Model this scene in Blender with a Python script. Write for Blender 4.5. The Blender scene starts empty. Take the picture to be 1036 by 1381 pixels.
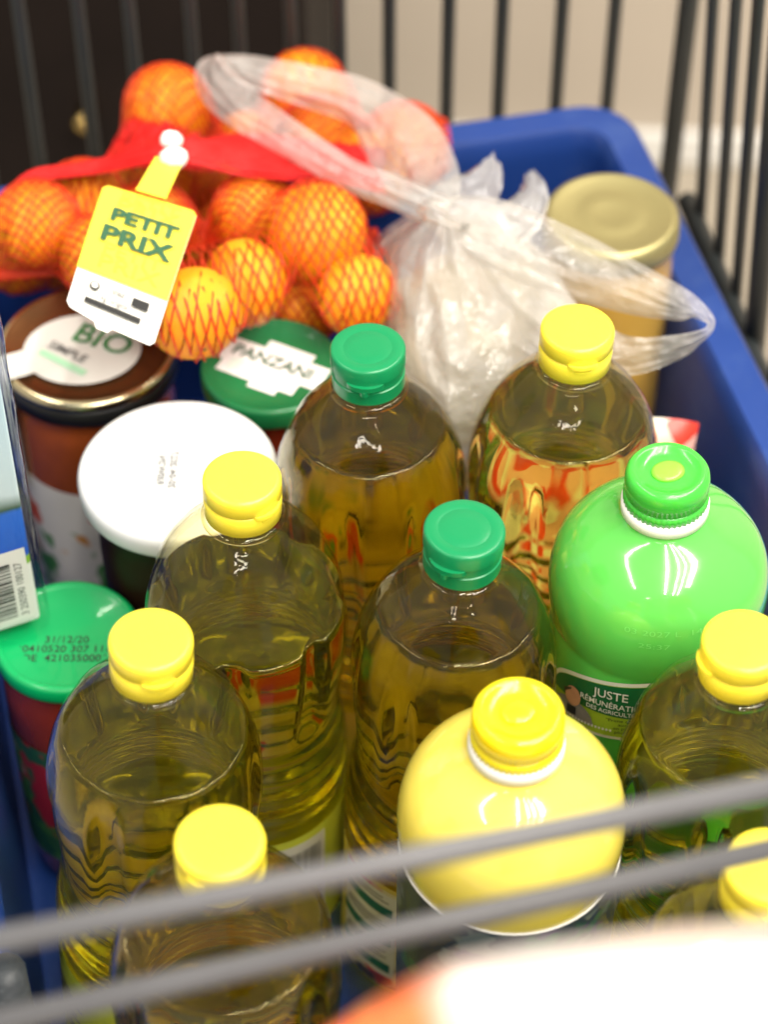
import bpy, bmesh, math, random
from mathutils import Vector, Matrix, noise
from mathutils.bvhtree import BVHTree

random.seed(7)
S = bpy.context.scene
COL = S.collection
R = math.radians

# ------------------------------------------------------------------ camera
FPX, PITCH, D0, ZCAP = 3000.0, R(46.5), .854, .285      # focal length in photo pixels (1036 x 1381)
CAM = Vector((0, -D0 * math.cos(PITCH), ZCAP + D0 * math.sin(PITCH)))
FW = Vector((0, math.cos(PITCH), -math.sin(PITCH)))
UP = Vector((0, math.sin(PITCH), math.cos(PITCH)))
RT = Vector((1, 0, 0))
cd = bpy.data.cameras.new('camera')
cam = bpy.data.objects.new('camera', cd)
COL.objects.link(cam)
cam.location = CAM
cam.rotation_euler = (math.pi / 2 - PITCH, 0, 0)
cd.sensor_fit = 'VERTICAL'
cd.sensor_height = 36
cd.lens = 36 * FPX / 1381
cd.clip_start, cd.clip_end = .02, 50
cd.dof.use_dof = True
cd.dof.focus_distance = .885
cd.dof.aperture_fstop = 5.8
S.camera = cam

# ------------------------------------------------------------------ light
w = bpy.data.worlds.new('World')
S.world = w
w.use_nodes = True
bg = w.node_tree.nodes['Background']
bg.inputs[0].default_value = (1.0, .95, .87, 1)
bg.inputs[1].default_value = .55


def strip_lamp(name, loc, length, width, watt, rz=0, tilt=0, roll=0):
    l = bpy.data.lights.new(name, 'AREA')
    l.shape = 'RECTANGLE'
    l.size, l.size_y = width, length
    l.energy = watt * 1.1
    l.color = (1, .94, .84)
    o = bpy.data.objects.new(name, l)
    o.location = loc
    o.rotation_euler = (tilt, roll, rz)
    COL.objects.link(o)
    return o


# rows of ceiling strip lamps
strip_lamp('ceiling_lamp', (.22, -.95, 2.3), 2.4, .06, 34, R(-4))
strip_lamp('ceiling_lamp', (.62, -1.0, 2.3), 2.6, .04, 26, R(-4))
strip_lamp('ceiling_lamp', (.86, -1.0, 2.3), 2.6, .04, 26, R(-4))
strip_lamp('ceiling_lamp', (1.25, -.1, 2.3), 3.0, .22, 75, R(-4))
strip_lamp('ceiling_lamp', (-1.2, -.3, 2.3), 3.0, .12, 32, R(-4))
strip_lamp('ceiling_lamp', (.2, -2.9, 2.3), 2.4, .16, 34, R(86))
strip_lamp('ceiling_lamp', (.2, 2.6, 2.3), 2.4, .20, 34, R(86))

S.view_settings.view_transform = 'Standard'
S.view_settings.look = 'None'
S.view_settings.gamma = 1
S.view_settings.use_curve_mapping = False
S.view_settings.exposure = .08
cy = S.cycles
cy.max_bounces = 18
cy.transmission_bounces = 14
cy.transparent_max_bounces = 24
cy.diffuse_bounces = 5
cy.glossy_bounces = 6
cy.sample_clamp_indirect = 6
cy.blur_glossy = .6
cy.use_denoising = True


# ------------------------------------------------------------------ helpers
def P(x, y, d):                     # photo pixel at a depth along the view axis
    return CAM + (FW + RT * ((x - 518) / FPX) - UP * ((y - 690.5) / FPX)) * d


def PZ(x, y, z):                    # photo pixel on a horizontal plane
    r = FW + RT * ((x - 518) / FPX) - UP * ((y - 690.5) / FPX)
    return CAM + r * ((z - CAM.z) / r.z)


def tag(o, label=None, cat=None, group=None, kind=None):
    if label: o['label'] = label
    if cat: o['category'] = cat
    if group: o['group'] = group
    if kind: o['kind'] = kind
    return o


def empty(name, loc=(0, 0, 0), rot=None, label=None, cat=None, group=None):
    o = bpy.data.objects.new(name, None)
    o.empty_display_size = .02
    COL.objects.link(o)
    o.location = loc
    if rot is not None: o.rotation_euler = rot
    return tag(o, label, cat, group)


class MB:
    def __init__(s): s.v, s.f = [], []

    def add(s, vs, fs):
        b = len(s.v)
        s.v += [tuple(p) for p in vs]
        s.f += [tuple(i + b for i in f) for f in fs]
        return s

    def lathe(s, prof, n=48, rf=None, cap=(True, True)):
        """prof: (z, r) from bottom to top; rf(z, theta, r) may bend the radius"""
        vs, fs = [], []
        m = len(prof)
        for z, r in prof:
            for k in range(n):
                t = 2 * math.pi * k / n
                q = rf(z, t, r) if rf else r
                vs.append((q * math.cos(t), q * math.sin(t), z))
        for i in range(m - 1):
            for k in range(n):
                k2 = (k + 1) % n
                fs.append((i * n + k, i * n + k2, (i + 1) * n + k2, (i + 1) * n + k))
        if cap[0]:
            vs.append((0, 0, prof[0][0])); c = len(vs) - 1
            fs += [(c, (k + 1) % n, k) for k in range(n)]
        if cap[1]:
            vs.append((0, 0, prof[-1][0])); c = len(vs) - 1
            b = (m - 1) * n
            fs += [(c, b + k, b + (k + 1) % n) for k in range(n)]
        return s.add(vs, fs)

    def arc(s, a0, a1, r0, r1, z0, z1, n=14):
        """a piece of a ring"""
        vs, fs = [], []
        for k in range(n + 1):
            t = a0 + (a1 - a0) * k / n
            e = math.sin(math.pi * k / n) ** .4 if 0 < k < n else 0
            ro = r0 + (r1 - r0) * e
            for r, z in ((r0, z0), (ro, z0), (ro, z1), (r0, z1)):
                vs.append((r * math.cos(t), r * math.sin(t), z))
        for k in range(n):
            for j in range(4):
                fs.append((k * 4 + j, k * 4 + (j + 1) % 4, k * 4 + 4 + (j + 1) % 4, k * 4 + 4 + j))
        fs += [(3, 2, 1, 0), (n * 4, n * 4 + 1, n * 4 + 2, n * 4 + 3)]
        return s.add(vs, fs)

    def box(s, a, b):
        (x0, y0, z0), (x1, y1, z1) = a, b
        vs = [(x, y, z) for z in (z0, z1) for y in (y0, y1) for x in (x0, x1)]
        return s.add(vs, [(0, 2, 3, 1), (4, 5, 7, 6), (0, 1, 5, 4), (2, 6, 7, 3), (0, 4, 6, 2), (1, 3, 7, 5)])

    def tube(s, pts, r, n=6, closed=False):
        pts = [Vector(p) for p in pts]
        m = len(pts)
        vs, fs = [], []
        ref = Vector((.31, .17, .93))
        for i, p in enumerate(pts):
            d = (pts[min(i + 1, m - 1)] - pts[max(i - 1, 0)])
            d = d.normalized() if d.length > 1e-9 else Vector((0, 0, 1))
            a = d.cross(ref)
            if a.length < 1e-4: a = d.cross(Vector((1, 0, 0)))
            a.normalize(); b = d.cross(a)
            rr = r[i] if isinstance(r, (list, tuple)) else r
            for k in range(n):
                t = 2 * math.pi * k / n
                vs.append(p + a * (rr * math.cos(t)) + b * (rr * math.sin(t)))
        for i in range(m - 1):
            for k in range(n):
                k2 = (k + 1) % n
                fs.append((i * n + k, i * n + k2, (i + 1) * n + k2, (i + 1) * n + k))
        if n > 3:
            fs += [tuple(range(n - 1, -1, -1)), tuple((m - 1) * n + k for k in range(n))]
        return s.add(vs, fs)

    def grid(s, rows):
        n = len(rows[0])
        fs = [(i * n + j, i * n + j + 1, (i + 1) * n + j + 1, (i + 1) * n + j)
              for i in range(len(rows) - 1) for j in range(n - 1)]
        return s.add([p for r in rows for p in r], fs)

    def mesh(s, name, mat=None, smooth=True, bevel=None):
        me = bpy.data.meshes.new(name)
        me.from_pydata(s.v, [], s.f)
        if mat: me.materials.append(mat)
        bm = bmesh.new(); bm.from_mesh(me)
        bmesh.ops.recalc_face_normals(bm, faces=bm.faces)
        if bevel:
            bmesh.ops.bevel(bm, geom=list(bm.edges), offset=bevel, segments=3, affect='EDGES', profile=.5)
        bm.to_mesh(me); bm.free()
        if smooth:
            me.polygons.foreach_set('use_smooth', [True] * len(me.polygons))
            if smooth == 'angle': me.set_sharp_from_angle(angle=R(38))
        me.update()
        return me

    def build(s, name, mat, parent=None, smooth=True, bevel=None):
        return link(name, s.mesh(name, mat, smooth, bevel), parent)


def link(name, me, parent=None):
    o = bpy.data.objects.new(name, me)
    COL.objects.link(o)
    if parent is not None: o.parent = parent
    return o


def interp(pts, x):
    """smooth interpolation of (x, y) pairs"""
    if x <= pts[0][0]: return pts[0][1]
    for i in range(len(pts) - 1):
        x0, y0 = pts[i]; x1, y1 = pts[i + 1]
        if x <= x1:
            xm, ym = pts[max(i - 1, 0)]; xp, yp = pts[min(i + 2, len(pts) - 1)]
            h = x1 - x0
            m0 = (y1 - ym) / (x1 - xm) if i > 0 else (y1 - y0) / h
            m1 = (yp - y0) / (xp - x0) if i + 2 < len(pts) else (y1 - y0) / h
            t = (x - x0) / h
            return ((2 * t ** 3 - 3 * t * t + 1) * y0 + (t ** 3 - 2 * t * t + t) * h * m0
                    + (-2 * t ** 3 + 3 * t * t) * y1 + (t ** 3 - t * t) * h * m1)
    return pts[-1][1]


def spline(pts, n):
    """Catmull-Rom through vectors, n points"""
    pts = [Vector(p) for p in pts]
    out = []
    m = len(pts) - 1
    for k in range(n):
        u = k / (n - 1) * m
        i = min(int(u), m - 1); t = u - i
        p0, p1, p2, p3 = pts[max(i - 1, 0)], pts[i], pts[i + 1], pts[min(i + 2, m)]
        out.append(.5 * ((2 * p1) + (p2 - p0) * t + (2 * p0 - 5 * p1 + 4 * p2 - p3) * t * t
                         + (3 * p1 - p0 - 3 * p2 + p3) * t ** 3))
    return out


def smooth01(a, b, x):
    t = max(0, min(1, (x - a) / (b - a)))
    return t * t * (3 - 2 * t)


_fonts = {}


def text_polys(s, size=1.0, bold=0, spacing=1):
    """vertices and faces of a line of lettering, baseline at 0, centred on x"""
    key = (s, bold, spacing)
    if key not in _fonts:
        cu = bpy.data.curves.new('lettering', 'FONT')
        cu.body = s
        cu.align_x = 'CENTER'
        cu.offset = bold
        cu.space_character = spacing
        cu.resolution_u = 3
        o = bpy.data.objects.new('lettering', cu)
        COL.objects.link(o)
        dg = bpy.context.evaluated_depsgraph_get()
        dg.update()
        me = bpy.data.meshes.new_from_object(o.evaluated_get(dg))
        _fonts[key] = ([v.co.copy() for v in me.vertices], [tuple(p.vertices) for p in me.polygons])
        bpy.data.objects.remove(o); bpy.data.curves.remove(cu); bpy.data.meshes.remove(me)
    vs, fs = _fonts[key]
    return [(v.x * size, v.y * size) for v in vs], fs


def band_polys(xs, lo, hi, ny=2):
    """flat shape between two curves lo(x) and hi(x)"""
    vs, fs = [], []
    for x in xs:
        a, b = lo(x), hi(x)
        for j in range(ny + 1): vs.append((x, a + (b - a) * j / ny))
    m = ny + 1
    for i in range(len(xs) - 1):
        for j in range(ny):
            fs.append((i * m + j, (i + 1) * m + j, (i + 1) * m + j + 1, i * m + j + 1))
    return vs, fs


def rect_polys(x0, y0, x1, y1, nx=2, ny=1):
    return band_polys([x0 + (x1 - x0) * i / nx for i in range(nx + 1)], lambda x: y0, lambda x: y1, ny)


def ellipse_polys(cx, cy_, rx, ry, n=20):
    xs = [cx - rx * math.cos(math.pi * i / n) for i in range(n + 1)]
    h = lambda x: ry * math.sqrt(max(0, 1 - ((x - cx) / rx) ** 2))
    return band_polys(xs, lambda x: cy_ - h(x), lambda x: cy_ + h(x), 1)


def printed(name, polys, fn, mat, parent, dx=0, dy=0):
    """lay flat shapes on a surface fn(x, y) -> point"""
    m = MB()
    for vs, fs in polys if isinstance(polys, list) else [polys]:
        m.add([fn(x + dx, y + dy) for x, y in vs], fs)
    me = bpy.data.meshes.new(name)
    me.from_pydata(m.v, [], m.f); me.materials.append(mat); me.update()
    return link(name, me, parent)


# ------------------------------------------------------------------ materials
def nodes_of(m):
    m.use_nodes = True
    nt = m.node_tree
    return nt, nt.nodes, nt.links


def mat(name, col, rough=.4, metal=0, coat=0, var=.06, vscale=40, bump=0, bscale=200, spec=.5,
        sss=0, sss_col=None, trans=0, ior=1.45, dirt=None, dscale=30, emis=None, coat_rough=.05, aniso=None):
    m = bpy.data.materials.new(name)
    nt, N, L = nodes_of(m)
    b = N['Principled BSDF']
    b.inputs['Roughness'].default_value = rough
    b.inputs['Metallic'].default_value = metal
    b.inputs['IOR'].default_value = ior
    b.inputs['Specular IOR Level'].default_value = spec
    b.inputs['Coat Weight'].default_value = coat
    b.inputs['Coat Roughness'].default_value = coat_rough
    b.inputs['Transmission Weight'].default_value = trans
    tc = N.new('ShaderNodeTexCoord')
    nz = N.new('ShaderNodeTexNoise')
    nz.inputs['Scale'].default_value = vscale
    nz.inputs['Detail'].default_value = 4
    L.new(tc.outputs['Object'], nz.inputs['Vector'])
    mx = N.new('ShaderNodeMix'); mx.data_type = 'RGBA'
    mx.inputs['A'].default_value = [c * (1 - var) for c in col] + [1]
    mx.inputs['B'].default_value = [min(1, c * (1 + var)) for c in col] + [1]
    L.new(nz.outputs['Fac'], mx.inputs['Factor'])
    out = mx.outputs['Result']
    if dirt:
        n2 = N.new('ShaderNodeTexNoise'); n2.inputs['Scale'].default_value = dscale; n2.inputs['Detail'].default_value = 8
        n2.inputs['Roughness'].default_value = .7
        L.new(tc.outputs['Object'], n2.inputs['Vector'])
        rp = N.new('ShaderNodeValToRGB')
        rp.color_ramp.elements[0].position, rp.color_ramp.elements[1].position = .55, .8
        L.new(n2.outputs['Fac'], rp.inputs['Fac'])
        m2 = N.new('ShaderNodeMix'); m2.data_type = 'RGBA'
        L.new(rp.outputs['Color'], m2.inputs['Factor'])
        L.new(out, m2.inputs['A']); m2.inputs['B'].default_value = list(dirt) + [1]
        out = m2.outputs['Result']
    L.new(out, b.inputs['Base Color'])
    if sss:
        b.inputs['Subsurface Weight'].default_value = sss
        b.inputs['Subsurface Radius'].default_value = sss_col or (1, .6, .2)
        b.inputs['Subsurface Scale'].default_value = .006
    if bump:
        nb = N.new('ShaderNodeTexNoise'); nb.inputs['Scale'].default_value = bscale; nb.inputs['Detail'].default_value = 3
        L.new(tc.outputs['Object'], nb.inputs['Vector'])
        bp = N.new('ShaderNodeBump'); bp.inputs['Strength'].default_value = bump; bp.inputs['Distance'].default_value = .002
        L.new(nb.outputs['Fac'], bp.inputs['Height']); L.new(bp.outputs['Normal'], b.inputs['Normal'])
    return m


def schlick(N, L, f0=.05):
    """reflectance of a thin sheet, the same from both sides"""
    lw = N.new('ShaderNodeLayerWeight'); lw.inputs['Blend'].default_value = .5
    pw = N.new('ShaderNodeMath'); pw.operation = 'POWER'; pw.inputs[1].default_value = 5
    L.new(lw.outputs['Facing'], pw.inputs[0])
    ma = N.new('ShaderNodeMath'); ma.operation = 'MULTIPLY_ADD'; ma.inputs[1].default_value = 1 - f0; ma.inputs[2].default_value = f0
    ma.use_clamp = True
    L.new(pw.outputs[0], ma.inputs[0])
    return ma


def mat_thin(name, tint=(.975, .94, .74), ior=1.5, bump=.10):
    """thin clear plastic wall: light passes straight on, the skin reflects"""
    m = bpy.data.materials.new(name)
    nt, N, L = nodes_of(m)
    N.remove(N['Principled BSDF'])
    t = N.new('ShaderNodeBsdfTransparent'); t.inputs[0].default_value = list(tint) + [1]
    g = N.new('ShaderNodeBsdfGlossy'); g.inputs['Roughness'].default_value = .03
    mu = schlick(N, L, .028)
    mx = N.new('ShaderNodeMixShader')
    tc = N.new('ShaderNodeTexCoord')
    nb = N.new('ShaderNodeTexNoise'); nb.inputs['Scale'].default_value = 95; nb.inputs['Detail'].default_value = 3
    mp = N.new('ShaderNodeMapping'); mp.inputs['Scale'].default_value = (1, 1, .22)
    L.new(tc.outputs['Object'], mp.inputs[0]); L.new(mp.outputs[0], nb.inputs['Vector'])
    bp = N.new('ShaderNodeBump'); bp.inputs['Strength'].default_value = bump; bp.inputs['Distance'].default_value = .004
    L.new(nb.outputs['Fac'], bp.inputs['Height'])
    L.new(bp.outputs['Normal'], g.inputs['Normal'])
    L.new(mu.outputs[0], mx.inputs[0])
    L.new(t.outputs[0], mx.inputs[1]); L.new(g.outputs[0], mx.inputs[2])
    L.new(mx.outputs[0], N['Material Output'].inputs['Surface'])
    return m


def mat_oil(name, col, dens, lift=.2, lift_col=(.62, .50, .07), clear=.02):
    m = bpy.data.materials.new(name)
    nt, N, L = nodes_of(m)
    b = N['Principled BSDF']
    b.inputs['Base Color'].default_value = (1, 1, .97, 1)
    b.inputs['Transmission Weight'].default_value = 1
    b.inputs['Roughness'].default_value = .0
    b.inputs['IOR'].default_value = 1.45
    tl = N.new('ShaderNodeBsdfDiffuse'); tl.inputs[0].default_value = list(lift_col) + [1]  # slight diffuse colour mixed in to brighten the oil, not cloudiness
    mx = N.new('ShaderNodeMixShader'); mx.inputs[0].default_value = lift
    tp = N.new('ShaderNodeBsdfTransparent'); tp.inputs[0].default_value = (1, .99, .94, 1)
    m0 = N.new('ShaderNodeMixShader'); m0.inputs[0].default_value = clear
    L.new(b.outputs[0], m0.inputs[1]); L.new(tp.outputs[0], m0.inputs[2])
    L.new(m0.outputs[0], mx.inputs[1]); L.new(tl.outputs[0], mx.inputs[2])
    L.new(mx.outputs[0], N['Material Output'].inputs['Surface'])
    v = N.new('ShaderNodeVolumeAbsorption')
    v.inputs['Color'].default_value = list(col) + [1]
    v.inputs['Density'].default_value = dens
    L.new(v.outputs[0], N['Material Output'].inputs['Volume'])
    return m


def mat_film(name, alpha=.5, col=(.9, .88, .84), gloss=.25):
    m = bpy.data.materials.new(name)
    nt, N, L = nodes_of(m)
    N.remove(N['Principled BSDF'])
    t = N.new('ShaderNodeBsdfTransparent')
    d = N.new('ShaderNodeBsdfDiffuse'); d.inputs[0].default_value = list(col) + [1]
    tl = N.new('ShaderNodeBsdfTranslucent'); tl.inputs[0].default_value = list(col) + [1]
    g = N.new('ShaderNodeBsdfGlossy'); g.inputs['Roughness'].default_value = gloss
    a = N.new('ShaderNodeMixShader'); a.inputs[0].default_value = .45
    L.new(d.outputs[0], a.inputs[1]); L.new(tl.outputs[0], a.inputs[2])
    b = N.new('ShaderNodeMixShader')
    tc = N.new('ShaderNodeTexCoord')
    nz = N.new('ShaderNodeTexNoise'); nz.inputs['Scale'].default_value = 45; nz.inputs['Detail'].default_value = 5
    L.new(tc.outputs['Object'], nz.inputs['Vector'])
    mr = N.new('ShaderNodeMapRange')
    mr.inputs['To Min'].default_value = alpha - .16; mr.inputs['To Max'].default_value = alpha + .16
    L.new(nz.outputs['Fac'], mr.inputs['Value'])
    L.new(mr.outputs[0], b.inputs[0]); L.new(t.outputs[0], b.inputs[1]); L.new(a.outputs[0], b.inputs[2])
    fr = schlick(N, L, .05)
    bp = N.new('ShaderNodeBump'); bp.inputs['Strength'].default_value = .9; bp.inputs['Distance'].default_value = .004
    n2 = N.new('ShaderNodeTexNoise'); n2.inputs['Scale'].default_value = 120; n2.inputs['Detail'].default_value = 3
    L.new(tc.outputs['Object'], n2.inputs['Vector']); L.new(n2.outputs['Fac'], bp.inputs['Height'])
    L.new(bp.outputs[0], g.inputs['Normal']); L.new(bp.outputs[0], d.inputs['Normal'])
    c = N.new('ShaderNodeMixShader')
    L.new(fr.outputs[0], c.inputs[0]); L.new(b.outputs[0], c.inputs[1]); L.new(g.outputs[0], c.inputs[2])
    L.new(c.outputs[0], N['Material Output'].inputs['Surface'])
    return m


def mat_orange():
    m = mat('orange_peel', (.94, .33, .006), .36, var=.12, vscale=60, sss=.12, sss_col=(1, .5, .05))
    nt, N, L = nodes_of(m)
    b = N['Principled BSDF']
    tc = N.new('ShaderNodeTexCoord')
    vo = N.new('ShaderNodeTexVoronoi'); vo.inputs['Scale'].default_value = 520
    L.new(tc.outputs['Object'], vo.inputs['Vector'])
    bp = N.new('ShaderNodeBump'); bp.inputs['Strength'].default_value = .35; bp.inputs['Distance'].default_value = .0008
    L.new(vo.outputs['Distance'], bp.inputs['Height']); L.new(bp.outputs[0], b.inputs['Normal'])
    return m


def mat_ramp(name, axis, stops, rough=.4, scale=1.0, noise_amt=0, coat=0, shift=0.0):
    """flat print: bands of colour along an object axis"""
    m = bpy.data.materials.new(name)
    nt, N, L = nodes_of(m)
    b = N['Principled BSDF']; b.inputs['Roughness'].default_value = rough; b.inputs['Coat Weight'].default_value = coat
    tc = N.new('ShaderNodeTexCoord'); sp = N.new('ShaderNodeSeparateXYZ')
    src = tc.outputs['Object']
    if noise_amt:
        nz = N.new('ShaderNodeTexNoise'); nz.inputs['Scale'].default_value = 30; nz.inputs['Detail'].default_value = 2
        L.new(tc.outputs['Object'], nz.inputs['Vector'])
        va = N.new('ShaderNodeVectorMath'); va.operation = 'MULTIPLY_ADD'
        L.new(nz.outputs['Color'], va.inputs[0]); va.inputs[1].default_value = (noise_amt,) * 3
        L.new(tc.outputs['Object'], va.inputs[2]); src = va.outputs[0]
    L.new(src, sp.inputs[0])
    mu = N.new('ShaderNodeMath'); mu.operation = 'MULTIPLY_ADD'; mu.inputs[1].default_value = scale; mu.inputs[2].default_value = shift
    L.new(sp.outputs[axis], mu.inputs[0])
    rp = N.new('ShaderNodeValToRGB'); rp.color_ramp.interpolation = 'LINEAR'
    el = rp.color_ramp.elements
    while len(el) < len(stops): el.new(.5)
    for e, (p, c) in zip(el, stops): e.position = p; e.color = list(c) + [1]
    L.new(mu.outputs[0], rp.inputs['Fac']); L.new(rp.outputs['Color'], b.inputs['Base Color'])
    return m


def mat_blotch(name, base, cols, scale=28, rough=.4, coat=.3):
    """printed picture seen as patches of colour"""
    m = bpy.data.materials.new(name)
    nt, N, L = nodes_of(m)
    b = N['Principled BSDF']; b.inputs['Roughness'].default_value = rough; b.inputs['Coat Weight'].default_value = coat
    tc = N.new('ShaderNodeTexCoord')
    last = None
    for i, (c, thr) in enumerate(cols):
        nz = N.new('ShaderNodeTexNoise'); nz.inputs['Scale'].default_value = scale; nz.inputs['Detail'].default_value = 2
        mp = N.new('ShaderNodeMapping'); mp.inputs['Location'].default_value = (i * 3.7, i * 1.3, i * 5.1)
        L.new(tc.outputs['Object'], mp.inputs[0]); L.new(mp.outputs[0], nz.inputs['Vector'])
        rp = N.new('ShaderNodeValToRGB'); rp.color_ramp.elements[0].position = thr; rp.color_ramp.elements[1].position = thr + .04
        L.new(nz.outputs['Fac'], rp.inputs['Fac'])
        mx = N.new('ShaderNodeMix'); mx.data_type = 'RGBA'
        L.new(rp.outputs['Color'], mx.inputs['Factor'])
        if last is None: mx.inputs['A'].default_value = list(base) + [1]
        else: L.new(last, mx.inputs['A'])
        mx.inputs['B'].default_value = list(c) + [1]
        last = mx.outputs['Result']
    L.new(last, b.inputs['Base Color'])
    return m


def mat_gingham(name):
    m = bpy.data.materials.new(name)
    nt, N, L = nodes_of(m)
    b = N['Principled BSDF']; b.inputs['Roughness'].default_value = .3
    tc = N.new('ShaderNodeTexCoord'); mp = N.new('ShaderNodeMapping')
    mp.inputs['Rotation'].default_value = (0, R(35), 0)
    L.new(tc.outputs['Object'], mp.inputs[0])
    sp = N.new('ShaderNodeSeparateXYZ'); L.new(mp.outputs[0], sp.inputs[0])
    tot = None
    for ax in (0, 2):
        mu = N.new('ShaderNodeMath'); mu.operation = 'MULTIPLY'; mu.inputs[1].default_value = 38
        fr = N.new('ShaderNodeMath'); fr.operation = 'FRACT'
        gt = N.new('ShaderNodeMath'); gt.operation = 'GREATER_THAN'; gt.inputs[1].default_value = .5
        L.new(sp.outputs[ax], mu.inputs[0]); L.new(mu.outputs[0], fr.inputs[0]); L.new(fr.outputs[0], gt.inputs[0])
        if tot is None: tot = gt
        else:
            ad = N.new('ShaderNodeMath'); ad.operation = 'ADD'
            L.new(tot.outputs[0], ad.inputs[0]); L.new(gt.outputs[0], ad.inputs[1])
            hf = N.new('ShaderNodeMath'); hf.operation = 'MULTIPLY'; hf.inputs[1].default_value = .5
            L.new(ad.outputs[0], hf.inputs[0]); tot = hf
    rp = N.new('ShaderNodeValToRGB')
    el = rp.color_ramp.elements; el[0].color = (.85, .8, .7, 1); el[1].color = (.75, .05, .03, 1)
    L.new(tot.outputs[0], rp.inputs['Fac']); L.new(rp.outputs['Color'], b.inputs['Base Color'])
    return m


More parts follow.
